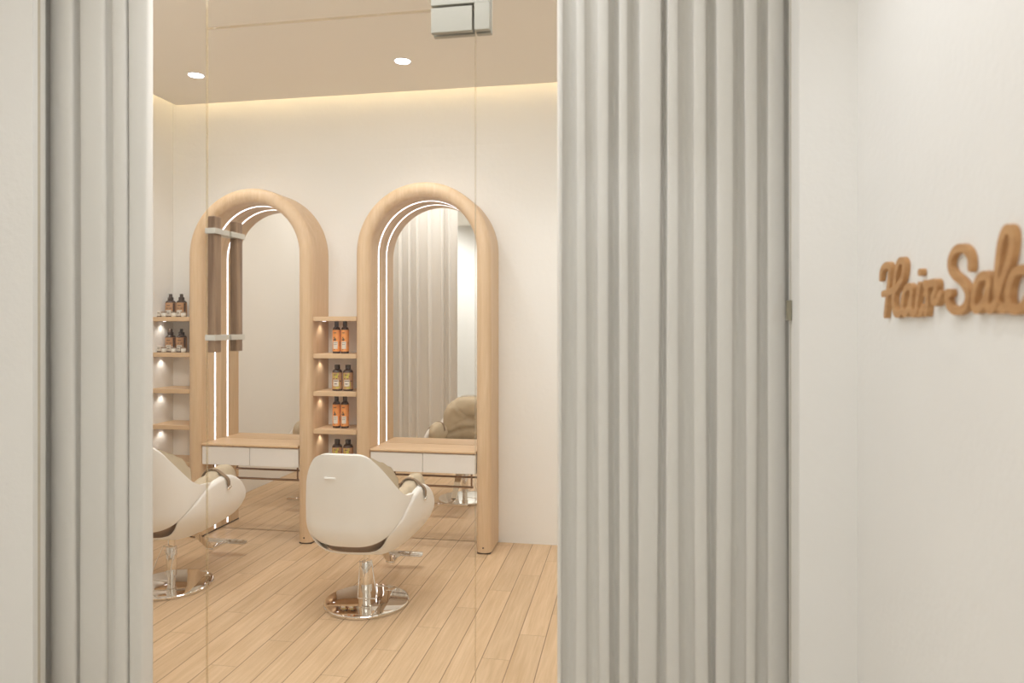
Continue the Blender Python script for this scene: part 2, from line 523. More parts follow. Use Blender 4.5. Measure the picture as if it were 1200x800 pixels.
def make_arch():
    root = thing('arch_mirror', 'x', 'mirror', (0, 0, 0))
    w = R_OUT - R_IN
    r = w * 0.5
    sec = []
    yb, yf = Y_BACK - 0.001, Y_F
    sec.append((0.0, yb))
    for i in range(13):
        a = PI * i / 12
        sec.append((w / 2 - w / 2 * math.cos(a), yf + r * 0.85 - r * 0.85 * math.sin(a)))
    sec.append((w, yb))
    secs = [[c + d * (R_IN + q) + Vector((0, y, 0)) for q, y in sec] for c, d in path_stations(0.012)]
    bm = new(); sweep_sections(bm, secs)
    fr = obj('frame', bm, M_OAK_Z, root, smooth=40)
    for s in (-1, 1):
        bm = new()
        x0, x1 = sorted((s * (R_IN + 0.006), s * (R_OUT - 0.006)))
        box(bm, x0, x1, yf + 0.02, yb, 0.0005, 0.0125)
        p = obj('foot', bm, M_DARK, fr); p['label'] = 'thin dark foot'
        bm = new()
        lathe(bm, [(0.0055, 0), (0.0055, 0.003), (0.004, 0.004)], 12)
        bmesh.ops.rotate(bm, verts=bm.verts, cent=(0, 0, 0), matrix=Matrix.Rotation(PI / 2, 3, 'X'))
        bmesh.ops.translate(bm, verts=bm.verts, vec=(s * (R_IN + w / 2), yf + 0.001, 0.045))
        p = obj('screw', bm, M_DARK, fr)
    # silvered sheet
    prof = [(-R_IN - 0.01, 0.004)] + [((R_IN + 0.01) * math.cos(PI - PI * i / 48), Z_SPR + (R_IN + 0.01) * math.sin(PI - PI * i / 48)) for i in range(49)] + [(R_IN + 0.01, 0.004)]
    bm = new()
    fv = [bm.verts.new((x, Y_M, z)) for x, z in prof]
    bv = [bm.verts.new((x, Y_BACK - 0.002, z)) for x, z in prof]
    bm.faces.new(fv); bm.faces.new(list(reversed(bv)))
    for i in range(len(prof)):
        j = (i + 1) % len(prof)
        bm.faces.new((fv[i], bv[i], bv[j], fv[j]))
    bmesh.ops.recalc_face_normals(bm, faces=bm.faces[:])
    mi = obj('mirror', bm, M_MIRROR, root); mi['label'] = 'silvered mirror sheet'
    # light strip let into the inner face
    y0, y1 = 4.563, 4.579
    secs = [[c + d * (R_IN + q) + Vector((0, y, 0)) for q, y in ((-0.001, y0), (-0.001, y1), (0.004, y1), (0.004, y0))] for c, d in path_stations(0.02)]
    bm = new(); sweep_sections(bm, secs)
    le = obj('led_strip', bm, M_LED, root); le['label'] = 'glowing white light strip'
    return root
AX = (-2.621, -1.368)
arch = make_arch()
arch.location = (AX[0], 0, 0)
arch['label'] = 'pale oak arched mirror in the corner behind the door handle'
arch.location.y = 0
a2 = copy_tree(arch)
a2.location = (AX[1], 0, 0)
a2['label'] = 'pale oak arched mirror reflecting the curtain beside the bare wall'
for a in (arch, a2): a['group'] = 'arched styling mirrors'

# ------------------------------------------------------------------ vanity desks
def make_desk():
    root = thing('mounted_vanity_desk', 'x', 'desk', (0, 0, 0))
    xw = R_IN - 0.003
    # board with a rounded front edge
    sec = [(Y_M - 0.003, 0.650), (4.412, 0.650)] + [(4.412 - 0.0095 * math.sin(PI * i / 8), 0.6595 - 0.0095 * math.cos(PI * i / 8)) for i in range(1, 8)] + [(4.412, 0.669), (Y_M - 0.003, 0.669)]
    bm = new(); sweep_sections(bm, [[Vector((x, y, z)) for y, z in sec] for x in (-xw, xw)])
    obj('desk_top', bm, M_OAK_X, root, smooth=40)
    bm = new(); box(bm, -xw, xw, 4.432, Y_M - 0.003, 0.521, 0.6495, 0.001, 1)
    bd = obj('carcass', bm, M_WHITE, root)
    for s in (-1, 1):
        x0, x1 = sorted((s * 0.0018, s * (xw - 0.001)))
        bm = new(); box(bm, x0, x1, 4.413, 4.4315, 0.519, 0.6465, 0.0018, 2)
        obj('drawer', bm, M_WHITE, root)
    bm = new()
    zr, yr, x0, x1 = 0.412, 4.50, -0.330, 0.315
    tube(bm, [(x0 - 0.012, yr, zr), (x1 + 0.012, yr, zr)], 0.0075, 12)
    for x in (x0, x1):
        tube(bm, [(x, yr, zr), (x, yr, 0.5215)], 0.006, 10)
    r = obj('foot_rail', bm, M_BRONZE, root, smooth=50); r['label'] = 'bronze rail under the drawers'
    return root
desk = make_desk()
desk.location.x = AX[0]
desk['label'] = 'oak topped white two drawer desk in the arch with the door handle'
d2 = copy_tree(desk); d2.location.x = AX[1]
d2['label'] = 'oak topped white two drawer desk in the arch beside the bare wall'
for d in (desk, d2): d['group'] = 'vanity desks in the arches'

# ------------------------------------------------------------------ shelves with puck lights
SH_TOP = [1.560, 1.304, 1.045, 0.786, 0.525]
ORD = ['top', 'second highest', 'middle', 'second lowest', 'lowest']
def make_shelf(x0, x1, px):
    root = thing('wall_shelf', 'x', 'shelf')
    bm = new(); box(bm, x0 + 0.0015, x1 - 0.0015, 4.422, Y_BACK - 0.001, -0.031, 0.0, 0.0015, 2)
    obj('board', bm, M_OAK_X, root)
    bm = new(); lathe(bm, [(0.010, -0.0335), (0.012, -0.033), (0.012, -0.0312)], 20, px, 4.53)
    p = obj('puck_light', bm, M_PUCK, root); p['label'] = 'small glowing puck light'
    return root
for where, x0, x1, px in (('in the left corner', X_LEFT, AX[0] - R_OUT, X_LEFT + 0.032), ('between the two arches', AX[0] + R_OUT, AX[1] - R_OUT, AX[0] + R_OUT + 0.032)):
    proto = None
    for z, w in zip(SH_TOP, ORD):
        if proto is None:
            s = proto = make_shelf(x0, x1, px)
        else:
            s = copy_tree(proto)
        s.location.z = z
        tag(s, '%s light oak shelf %s' % (w, where), 'shelf', 'oak shelves ' + where)
        L = bpy.data.lights.new('shelf_spot', 'SPOT')
        L.energy = SHELF_W; L.spot_size = math.radians(120); L.spot_blend = 0.8; L.shadow_soft_size = 0.012; L.color = (1.0, 0.93, 0.84)
        lo = bpy.data.objects.new('shelf_spot', L); link(lo); lo.location = (px, 4.53, z - 0.04)

# ------------------------------------------------------------------ bottles and jars
FRONT = -PI / 2 + 0.42     # towards the shop front
def make_bottle(kind):
    if kind == 'orange':
        R, body, cap = 0.0275, [(0.024, 0.0), (0.0268, 0.003), (0.027, 0.16), (0.0262, 0.168), (0.021, 0.180), (0.013, 0.186), (0.012, 0.190)], [(0.0145, 0.187), (0.015, 0.189), (0.015, 0.221), (0.0140, 0.223)]
        lab, mlab = (0.014, 0.164), M_ORANGE
    elif kind == 'tan':
        R, body, cap = 0.035, [(0.031, 0.0), (0.0342, 0.003), (0.0345, 0.125), (0.033, 0.135), (0.026, 0.146), (0.017, 0.150), (0.016, 0.153)], [(0.0185, 0.151), (0.019, 0.153), (0.019, 0.178), (0.018, 0.180)]
        lab, mlab = (0.012, 0.127), M_TAN
    else:
        R, body, cap = 0.036, [(0.032, 0.0), (0.0352, 0.003), (0.0355, 0.105), (0.034, 0.112), (0.024, 0.122), (0.019, 0.124)], [(0.020, 0.121), (0.020, 0.144), (0.0175, 0.146), (0.012, 0.147), (0.0115, 0.168), (0.010, 0.170)]
        lab, mlab = (0.010, 0.106), M_TAN
    root = thing('bottle', 'x', 'bottle')
    bm = new(); lathe(bm, body, 28); obj('body', bm, M_BODY, root, smooth=40)
    bm = new(); lathe(bm, cap, 24); c = obj('pump_cap' if kind == 'pump' else 'cap', bm, M_CAP, root, smooth=40)
    f = FRONT
    if kind == 'orange':      # (z0, z1, angle0, angle1, material slot) in printing order
        REG = [(0.088, 0.093, -0.75, -0.15, 2), (0.094, 0.099, -0.95, -0.05, 2), (0.099, 0.106, -0.6, -0.3, 2), (0.106, 0.112, -0.75, -0.45, 2), (0.112, 0.119, -0.55, -0.4, 2),
               (0.142, 0.147, -0.75, -0.05, 2), (0.024, 0.029, -0.7, -0.4, 2), (0.05, 0.082, 0.75, 0.98, 2),
               (0.032, 0.083, -0.95, 0.22, 1), (0.074, 0.077, -0.85, 0.1, 2), (0.060, 0.062, -0.75, 0.0, 2)]
    elif kind == 'tan':
        REG = [(0.089, 0.122, -0.95, -0.72, 3), (0.089, 0.116, -0.45, 0.1, 3), (0.108, 0.124, 0.0, 0.3, 3), (0.018, 0.028, -0.35, 0.45, 3), (0.018, 0.062, 0.3, 0.45, 3), (0.018, 0.028, -0.8, -0.65, 3),
               (0.108, 0.113, -0.8, -0.1, 2), (0.082, 0.088, -0.9, -0.6, 2), (0.082, 0.088, -0.3, 0.0, 2), (0.064, 0.071, 0.45, 0.9, 2), (0.098, 0.103, 0.15, 0.35, 2),
               (0.034, 0.078, -0.85, 0.25, 1), (0.068, 0.072, -0.75, 0.15, 2), (0.047, 0.05, -0.6, -0.1, 2)]
    else:
        REG = [(0.082, 0.087, -0.6, 0.05, 2), (0.062, 0.068, -0.8, -0.3, 2), (0.062, 0.068, -0.1, 0.35, 2), (0.012, 0.104, 0.62, 1.05, 2),
               (0.012, 0.052, -0.85, 0.3, 1), (0.038, 0.043, -0.6, 0.0, 2)]
    nz = int(round((lab[1] - lab[0]) / 0.0026))
    sg = 72
    bm = new()
    rows = [[bm.verts.new((R * math.cos(f + 2 * PI * i / sg), R * math.sin(f + 2 * PI * i / sg), lab[0] + (lab[1] - lab[0]) * j / nz)) for i in range(sg)] for j in range(nz + 1)]
    for j in range(nz):
        for i in range(sg):
            fc = bm.faces.new((rows[j][i], rows[j][(i + 1) % sg], rows[j + 1][(i + 1) % sg], rows[j + 1][i]))
            z = lab[0] + (lab[1] - lab[0]) * (j + 0.5) / nz
            a = 2 * PI * (i + 0.5) / sg
            if a > PI: a -= 2 * PI
            for z0, z1, a0, a1, mi in REG:
                if z0 <= z <= z1 and a0 <= a <= a1: fc.material_index = mi
    l = obj('paper_label', bm, [mlab, M_PAPER, M_PRINT, M_LIME], root, smooth=180)
    l['label'] = {'orange': 'orange wrap label with a white panel', 'tan': 'tan and yellow green wrap label with a white panel', 'pump': 'tan wrap label with a white panel'}[kind]
    return root

proto = {}
def place(kind, x, y, z, label, group):
    if kind not in proto:
        o = proto[kind] = make_bottle(kind)
    else:
        o = copy_tree(proto[kind])
    o.location = (x, y, z)
    tag(o, label, 'bottle', group)
    return o
YB = 4.515
for z, kind, sh in ((SH_TOP[1], 'orange', 'second highest'), (SH_TOP[2], 'tan', 'middle'), (SH_TOP[3], 'orange', 'second lowest'), (SH_TOP[4], 'tan', 'lowest')):
    xs = ((-2.022, 'left'), (-1.960, 'right')) if kind == 'orange' else ((-2.017, 'left'), (-1.937, 'right'))
    for x, side in xs:
        place(kind, x, YB, z + 0.0003, ('slim orange labelled bottle, %s of the pair on the %s shelf between the arches' if kind == 'orange' else
              'wide tan labelled bottle, %s of the pair on the %s shelf between the arches') % (side, sh), 'bottles on the shelves between the arches')
for z, sh in ((SH_TOP[0], 'top'), (SH_TOP[1], 'second highest')):
    for x, side in ((-3.351, 'left'), (-3.262, 'right')):
        place('pump', x, 4.575, z + 0.0003, 'brown pump bottle, %s of the pair on the %s corner shelf' % (side, sh), 'pump bottles on the corner shelves')
def make_jar():
    root = thing('cream_jar', 'x', 'jar')
    bm = new(); lathe(bm, [(0.012, 0.0), (0.016, 0.003), (0.018, 0.012), (0.018, 0.026), (0.016, 0.029)], 24); obj('pot', bm, M_CREAM, root, smooth=50)
    bm = new(); lathe(bm, [(0.0165, 0.0285), (0.018, 0.030), (0.018, 0.037), (0.017, 0.038)], 24); l = obj('lid', bm, M_STRAP, root, smooth=40); l['label'] = 'brown lid'
    return root
def make_carton():
    root = thing('jar_carton', 'x', 'box')
    bm = new(); box(bm, -0.0145, 0.0145, -0.0145, 0.0145, 0.007, 0.042, 0.001, 1); obj('carton', bm, M_PAPER, root)
    bm = new(); box(bm, -0.0147, 0.0147, -0.0147, 0.0147, 0.0, 0.0068); b = obj('base_band', bm, M_PRINT, root); b['label'] = 'dark brown base band'
    bm = new(); box(bm, -0.010, 0.008, -0.0151, -0.0145, 0.026, 0.030); obj('print', bm, M_PRINT, root)
    return root
jar, carton = make_jar(), make_carton()
first = [True, True]
for z, sh in ((SH_TOP[0], 'top'), (SH_TOP[1], 'second highest')):
    for x, side in ((-3.323, 'leftmost'), (-3.244, 'middle'), (-3.166, 'rightmost')):
        j = jar if first[0] else copy_tree(jar); first[0] = False
        j.location = (x, 4.462, z + 0.0003)
        tag(j, 'small white brown lidded jar, %s of three on the %s corner shelf' % (side, sh), 'jar', 'cream jars on the corner shelves')
        c = carton if first[1] else copy_tree(carton); first[1] = False
        c.location = (x - 0.0605, 4.502, z + 0.0003)
        tag(c, 'small white printed carton, %s of three on the %s corner shelf' % (side, sh), 'box', 'cartons on the corner shelves')

# ------------------------------------------------------------------ ceiling downlights
def make_downlight():
    root = thing('ceiling_downlight', 'x', 'light')
    bm = new(); lathe(bm, [(0.046, 0.0005), (0.052, -0.003), (0.056, -0.003), (0.058, -0.0005)], 40, cap0=False, cap1=False); obj('trim_ring', bm, M_WHITE, root, smooth=40)
    bm = new(); lathe(bm, [(0.001, -0.0035), (0.044, -0.003), (0.046, -0.0003)], 40, cap0=True, cap1=False); l = obj('lens', bm, M_LENS, root); l['label'] = 'glowing white lens'
    return root
dl = make_downlight()
for i, (x, lab) in enumerate(((-2.77, 'round recessed ceiling downlight in front of the corner arch'), (-1.376, 'round recessed ceiling downlight in front of the arch beside the bare wall'))):
    o = dl if i == 0 else copy_tree(dl)
    o.location = (x, 4.03, H_CEIL)
    tag(o, lab, 'light', 'ceiling downlights')

# ------------------------------------------------------------------ salon chairs (local frame: faces +y, origin on the floor under the column)
def sgnpow(v, e):
    return math.copysign(abs(v) ** e, v)

def interp(x, tab):
    """smooth interpolation in a table of (x, value)"""
    if x <= tab[0][0]: return tab[0][1]
    for (a, va), (b, vb) in zip(tab, tab[1:]):
        if x <= b:
            t = (x - a) / (b - a)
            t = t * t * (3 - 2 * t)
            return va + (vb - va) * t
    return tab[-1][1]

def interp_lin(x, tab):
    if x <= tab[0][0]: return tab[0][1]
    for (a, va), (b, vb) in zip(tab, tab[1:]):
        if x <= b:
            return va + (vb - va) * (x - a) / (b - a)
    return tab[-1][1]

CA, CBR, CBF, CYC, CN = 0.282, 0.295, 0.400, -0.020, 2.7

def shell_pt(deg, z, inset=0.0, fuller=False):
    """point of the tub surface: deg = 0 at the back, +90 right side, -90 left side"""
    p = math.radians(deg)
    s, c = math.sin(p), math.cos(p)
    k = 1.0 if z > 0.52 else 1.0 - 0.22 * ((0.52 - z) / 0.168) ** 2.5 * (1.0 if c > 0 else 0.9)
    a, b = CA - inset, CBR - inset
    if c >= 0:
        x = a * k * sgnpow(s, 2 / CN)
        y = -b * k * sgnpow(c, 2 / CN)
    else:                       # the arms run straight on to the front, flaring a little
        t = (abs(deg) - 90) / 34.5
        x = math.copysign(a * k * (1 + 0.035 * t), s)
        y = 0.300 * t
        y *= 0.5 + 0.5 * k
    if abs(deg) > 60 and fuller:
        x *= 1 + 0.028 * min(1.0, (abs(deg) - 60) / 28)
    if c > 0 and z > 0.52:
        t = min(1.0, (z - 0.52) / 0.34)
        y -= 0.035 * t * c
        x *= 1 - 0.10 * t * t
    return Vector((x, CYC + y, z))

def z_top(d):
    return interp_lin(abs(d), TOP_S)
TOP_K = [(0, 0.862), (14, 0.861), (22, 0.852), (28, 0.838), (34, 0.815), (40, 0.785), (46, 0.752), (52, 0.718), (58, 0.685), (64, 0.655), (70, 0.634), (76, 0.622), (82, 0.617), (88, 0.615)]
TOP_S = [(p.x, p.y) for p in catmull([(a, b, 0) for a, b in TOP_K], 6)]
def z_seam(d):
    a = abs(d)
    if a < 45: return 0.389 + 0.055 * (a / 45) ** 2.4
    return 0.444 + (0.613 - 0.444) * ((a - 45) / 43) ** 0.95
LIP = [(0, 0.351), (24, 0.353), (33, 0.360), (38, 0.372), (42, 0.398), (45, 0.438)]
ARM = [(88, 0.607), (93, 0.618), (99, 0.627), (106, 0.625), (111, 0.615), (116, 0.594), (120, 0.565), (123, 0.53), (124.5, 0.50)]
def z_low_top(d):
    a = abs(d)
    if a < 45: return interp_lin(a, LIP)
    if a < 88: return z_seam(a) - 0.0025
    return interp_lin(a, ARM)
LOWB = [(0, 0.336), (30, 0.335), (50, 0.322), (80, 0.316), (100, 0.325), (110, 0.336), (116, 0.348), (120, 0.366), (123, 0.40), (124.5, 0.44)]
def z_low_bot(d):
    return interp_lin(abs(d), LOWB)

def grid_patch(bm, degs, zlo, zhi, nz, fn, flip=False):
    rows = []
    for d in degs:
        a, b = zlo(d), zhi(d)
        rows.append([bm.verts.new(fn(d, a + (b - a) * j / nz)) for j in range(nz + 1)])
    for p, q in zip(rows, rows[1:]):
        for j in range(nz):
            f = (p[j], q[j], q[j + 1], p[j + 1])
            bm.faces.new(f if not flip else tuple(reversed(f)))
    return rows

def frange(a, b, n): return [a + (b - a) * i / n for i in range(n + 1)]

def wob(p, amp, sc, seed=0.0):
    return amp * noise.noise(Vector((p.x * sc + seed, p.y * sc - seed, p.z * sc)))

def make_chair():
    root = thing('salon_chair', 'x', 'chair')
    # back shell
    bm = new()
    grid_patch(bm, frange(-88, 88, 88), z_seam, z_top, 22, lambda d, z: shell_pt(d, z))
    o = obj('back_shell', bm, M_SHELL, root, smooth=180)
    md = o.modifiers.new('thick', 'SOLIDIFY'); md.thickness = 0.026; md.offset = -1
    bv = o.modifiers.new('round', 'BEVEL'); bv.width = 0.0095; bv.segments = 4; bv.limit_method = 'ANGLE'; bv.angle_limit = math.radians(50)
    back = o
    # small white tab on the back
    p0 = shell_pt(-7, 0.742)
    bm = new(); box(bm, p0.x - 0.030, p0.x + 0.030, p0.y - 0.006, p0.y + 0.006, 0.736, 0.747, 0.003, 3)
    t = obj('badge', bm, M_WHITE, back, smooth=40); t['label'] = 'small white raised tab'
    # seat shell: the tub below the seam, its arms and the rear lip
    secs = []
    for d in frange(-124.5, 124.5, 166):
        ad = abs(d)
        zb, zt = z_low_bot(d), z_low_top(d)
        th = interp(ad, [(0, 0.012), (44, 0.014), (66, 0.034), (90, 0.046), (112, 0.050), (124.5, 0.030)])
        rr = min(th / 2, (zt - zb) * 0.42)
        sec = []
        for j in range(13):
            z = zb + rr + (zt - zb - 2 * rr) * j / 12
            sec.append(shell_pt(d, z, 0.0, True))
        for j in range(1, 8):
            an = PI * j / 8
            sec.append(shell_pt(d, zt - rr + rr * math.sin(an), th * (1 - math.cos(an)) / 2, True))
        for j in range(13):
            z = zt - rr - (zt - zb - 2 * rr) * j / 12
            sec.append(shell_pt(d, z, th, True))
        for j in range(1, 8):
            an = PI * j / 8
            sec.append(shell_pt(d, zb + rr - rr * math.sin(an), th * (1 + math.cos(an)) / 2, True))
        secs.append(sec)
    bm = new()
    sweep_sections(bm, secs)
    o = obj('seat_shell', bm, M_SHELL, root, smooth=75)
    # underside pan closing the tub
    bm = new()
    rings = []
    for f, z in ((1.0, 0.350), (0.985, 0.330), (0.93, 0.316), (0.80, 0.306), (0.5, 0.302), (0.12, 0.300)):
        ring = []
        for i in range(60):
            a = 2 * PI * i / 60
            x = 0.190 * f * sgnpow(math.sin(a), 2 / 2.8)
            y = 0.035 - 0.215 * f * sgnpow(math.cos(a), 2 / 2.8)
            zz = z + max(0, y) * 0.10 + max(0, -y) * 0.22
            ring.append((x, y, zz))
        rings.append(ring)
    top = [[(x * 0.96, y * 0.96, z + 0.05) for x, y, z in rings[0]]]
    sweep_sections(bm, top + rings)
    obj('seat_pan', bm, M_SHELL, root, smooth=50)
    # taupe inner lining seen in the slot under the back
    bm = new()
    grid_patch(bm, frange(-70, 70, 40), lambda d: 0.338, lambda d: 0.50, 6, lambda d, z: shell_pt(d, z, 0.040))
    o = obj('lining', bm, M_INNER, root, smooth=180)
    md = o.modifiers.new('thick', 'SOLIDIFY'); md.thickness = 0.006; md.offset = -1
    # seat cushion
    bm = new()
    secs = []
    for f, z in ((0.90, 0.365), (0.98, 0.385), (1.0, 0.42), (0.985, 0.455), (0.93, 0.474), (0.80, 0.484), (0.5, 0.488), (0.1, 0.489)):
        ring = []
        for i in range(64):
            a = 2 * PI * i / 64
            v = Vector((0.215 * f * sgnpow(math.sin(a), 2 / 3.2), 0.045 - 0.255 * f * sgnpow(math.cos(a), 2 / 3.2), z))
            v.z += wob(v, 0.008, 9)
            ring.append(v)
        secs.append(ring)
    sweep_sections(bm, secs)
    obj('seat_cushion', bm, M_FABRIC, root, smooth=60)
    # back cushion: padded, creased and buttoned
    bm = new()
    nd, ns = 56, 30
    F, B = [], []
    for i in range(nd + 1):
        d = -66 + 132 * i / nd
        fr, br = [], []
        zl, zh = 0.45, interp(abs(d), [(0, 0.853), (26, 0.845), (42, 0.815), (54, 0.785), (66, 0.72)])
        for j in range(ns + 1):
            s = j / ns
            z = zl + (zh - zl) * s
            e = max(0.0, 1 - abs(2 * s - 1) ** 5) ** 0.5 * max(0.0, 1 - abs(d / 66) ** 6) ** 0.5
            base = shell_pt(d, min(z, 0.86), 0.0); base.z = z
            inward = Vector((-base.x, 0.03 - base.y, 0)).normalized()
            puff = 0.085 * e
            # buttons and the creases that run from them
            for bz, bd in ((0.665, 0.0),):
                dx, dz = d / 60, (z - bz) / 0.16
                rr = math.hypot(dx * 1.3, dz)
                puff -= 0.035 * math.exp(-(rr / 0.16) ** 2)
                ang = math.atan2(dz, dx)
                puff -= 0.014 * math.exp(-(abs(math.sin(2.5 * ang + 0.4)) / 0.22) ** 2) * math.exp(-rr * 0.9) * e
            puff -= 0.020 * math.exp(-((z - 0.56 - 0.02 * math.cos(d / 20)) / 0.016) ** 2) * e
            v = base + inward * (0.026 + puff)
            v += inward * wob(v, 0.012, 14, 3.1) * e
            v.z += wob(v, 0.006, 12) * e
            fr.append(v)
            w = base + inward * (0.0275 - 0.0 * e)
            br.append(w)
        F.append([bm.verts.new(v) for v in fr]); B.append([bm.verts.new(v) for v in br])
    for G, fl in ((F, False), (B, True)):
        for p, q in zip(G, G[1:]):
            for j in range(ns):
                f = (p[j], p[j + 1], q[j + 1], q[j])
                bm.faces.new(f if not fl else tuple(reversed(f)))
    for i in range(nd):
        bm.faces.new((F[i][0], F[i + 1][0], B[i + 1][0], B[i][0]))
        bm.faces.new((F[i + 1][ns], F[i][ns], B[i][ns], B[i + 1][ns]))
    for j in range(ns):
        bm.faces.new((F[0][j + 1], F[0][j], B[0][j], B[0][j + 1]))
        bm.faces.new((F[nd][j], F[nd][j + 1], B[nd][j + 1], B[nd][j]))
    bmesh.ops.recalc_face_normals(bm, faces=bm.faces[:])
    bc = obj('back_cushion', bm, M_FABRIC, root, smooth=70)
    bc['label'] = 'creased beige cushion with a centre tuft'
    # arm cushions with strap and buckle
    for s in (-1, 1):
        bm = new()
        secs = []
        nn = 40
        for i in range(nn + 1):
            t = i / nn
            y = -0.155 + 0.435 * t
            end = (1 - abs(2 * t - 1) ** 4.0) ** 0.5 if 0 < t < 1 else 0.02
            end = max(end, 0.02)
            cx = 0.220
            ztop = interp(t, [(0, 0.610), (0.35, 0.645), (0.60, 0.674), (0.82, 0.672), (1.0, 0.655)])
            zb = 0.50
            cz, hz = (ztop + zb) / 2, (ztop - zb) / 2
            ring = []
            for k in range(24):
                a = 2 * PI * k / 24
                v = Vector((s * cx + 0.046 * end * sgnpow(math.cos(a), 0.8), y, cz + (1 if math.sin(a) > 0 else 1) * hz * end * sgnpow(math.sin(a), 0.8)))
                cr = 0.006 * math.sin(y * 60 + 3 * math.sin(a * 2) + s) * max(0, 1 - abs(t - 0.45) * 2.2)
                v.z += wob(v, 0.009, 16, s * 5.0) * end + cr * end * 0.6
                v.x += wob(v, 0.006, 16, s * 2.0) * end
                ring.append(v)
            secs.append(ring)
        sweep_sections(bm, secs)
        ac = obj('arm_cushion', bm, M_FABRIC, root, smooth=70)
        # strap: a flat band over the cushion and down the outside of the arm
        y0 = 0.060
        path = [(0.170, y0 - 0.030, 0.590), (0.180, y0 - 0.024, 0.640), (0.205, y0 - 0.014, 0.667), (0.236, y0 - 0.004, 0.668), (0.260, y0 + 0.006, 0.652),
                (0.279, y0 + 0.014, 0.634), (0.295, y0 + 0.022, 0.618), (0.303, y0 + 0.030, 0.596), (0.3025, y0 + 0.034, 0.568)]
        P = catmull(path, 6)
        bm = new()
        secs = []
        for i, p in enumerate(P):
            d = (P[min(i + 1, len(P) - 1)] - P[max(i - 1, 0)]).normalized()
            side = Vector((0, 1, 0)); side = (side - d * side.dot(d)).normalized()
            nrm = d.cross(side)
            ring = []
            for a, b in ((-0.012, -0.002), (-0.003, -0.002), (-0.003, -0.0026), (0.003, -0.0026), (0.003, -0.002), (0.012, -0.002), (0.012, 0.002), (0.003, 0.002), (0.003, 0.0032), (-0.003, 0.0032), (-0.003, 0.002), (-0.012, 0.002)):
                v = p + side * a + nrm * b
                ring.append(Vector((s * v.x, v.y, v.z)))
            secs.append(ring)
        sweep_sections(bm, secs)
        st = obj('strap', bm, M_STRAP, root, smooth=40); st['label'] = 'brown leather strap over the arm'
        bm = new(); box(bm, -0.008, 0.008, -0.019, 0.019, -0.0085, 0.0085, 0.006, 3)
        bmesh.ops.rotate(bm, verts=bm.verts, cent=(0, 0, 0), matrix=Matrix.Rotation(math.radians(20), 3, 'X'))
        bmesh.ops.translate(bm, verts=bm.verts, vec=(s * 0.301, y0 + 0.038, 0.556))
        bk = obj('buckle', bm, M_CHROME, st, smooth=40); bk['label'] = 'chrome buckle'
    # chrome base, column, sleeve
    bm = new(); lathe(bm, [(0.222, 0.0), (0.227, 0.003), (0.227, 0.013), (0.224, 0.0165), (0.215, 0.018), (0.12, 0.0215), (0.034, 0.024)], 96)
    b = obj('base', bm, M_CHROME, root, smooth=35); b['label'] = 'round mirror chrome base'
    bm = new(); lathe(bm, [(0.022, 0.024), (0.022, 0.060), (0.0275, 0.062), (0.0285, 0.066), (0.0285, 0.222), (0.0265, 0.226), (0.019, 0.2265), (0.019, 0.315)], 40)
    c = obj('column', bm, M_CHROME, root, smooth=35)
    # footrest: strut and cross bar
    bm = new()
    a, bb = Vector((0, 0.13, 0.325)), Vector((0, 0.375, 0.098))
    secs = []
    for p, w in ((a, 0.030), (a.lerp(bb, 0.5), 0.026), (bb, 0.021)):
        nrm = Vector((0, 0.227, 0.245)).normalized() * 0.006
        secs.append([p + Vector((-w, 0, 0)) - nrm, p + Vector((w, 0, 0)) - nrm, p + Vector((w, 0, 0)) + nrm, p + Vector((-w, 0, 0)) + nrm])
    sweep_sections(bm, secs)
    box(bm, -0.020, 0.020, 0.366, 0.515, 0.088, 0.099, 0.002, 2)
    fr = obj('footrest_strut', bm, M_CHROME, root, smooth=30); fr['label'] = 'flat chrome footrest strut'
    bm = new()
    box(bm, -0.148, 0.148, 0.508, 0.548, 0.083, 0.089, 0.0015, 2)
    box(bm, -0.148, 0.148, 0.542, 0.548, 0.083, 0.104, 0.0015, 2)
    obj('footrest_bar', bm, M_CHROME, root, smooth=30)
    bm = new(); lathe(bm, [(0.006, -0.026), (0.006, 0.026)], 14)
    bmesh.ops.rotate(bm, verts=bm.verts, cent=(0, 0, 0), matrix=Matrix.Rotation(PI / 2, 3, 'Y'))
    bmesh.ops.translate(bm, verts=bm.verts, vec=(0, 0.372, 0.094))
    obj('pivot_pin', bm, M_CHROME, fr, smooth=40)
    # pump lever: a bent wire loop clipped round the sleeve
    bm = new()
    pts = [(-0.033, -0.012, 0.226), (-0.030, -0.030, 0.228), (0.030, -0.034, 0.236), (0.036, -0.020, 0.236), (0.060, -0.050, 0.150), (0.088, -0.072, 0.062), (0.082, -0.076, 0.056), (-0.020, -0.066, 0.047), (-0.026, -0.060, 0.052), (-0.030, -0.036, 0.140)]
    tube(bm, pts, 0.0028, 8, closed=True)
    tube(bm, [(-0.029, -0.020, 0.205), (-0.006, -0.032, 0.182), (0.0, -0.033, 0.150)], 0.0022, 8)
    tube(bm, [(0.029, -0.022, 0.212), (0.006, -0.032, 0.186), (0.0, -0.033, 0.160)], 0.0022, 8)
    lv = obj('pump_lever', bm, M_CHROME, root, smooth=60); lv['label'] = 'bent wire pump lever'
    return root

ch = make_chair()
ch.location = (-1.408, 3.530, 0.0005)
ch['label'] = 'white tub salon chair in full view, before the arch beside the bare wall'
ch2 = copy_tree(ch)
ch2.location = (-2.606, 3.565, 0.0005)
ch2['label'] = 'white tub salon chair cut off by the curtain, before the corner arch'
for c in (ch, ch2): c['group'] = 'salon styling chairs'
for c in ch2.children:            # the lever of this chair points to the other side
    if c.name.startswith('pump_lever'):
        c.scale = (-1, 1, 1)

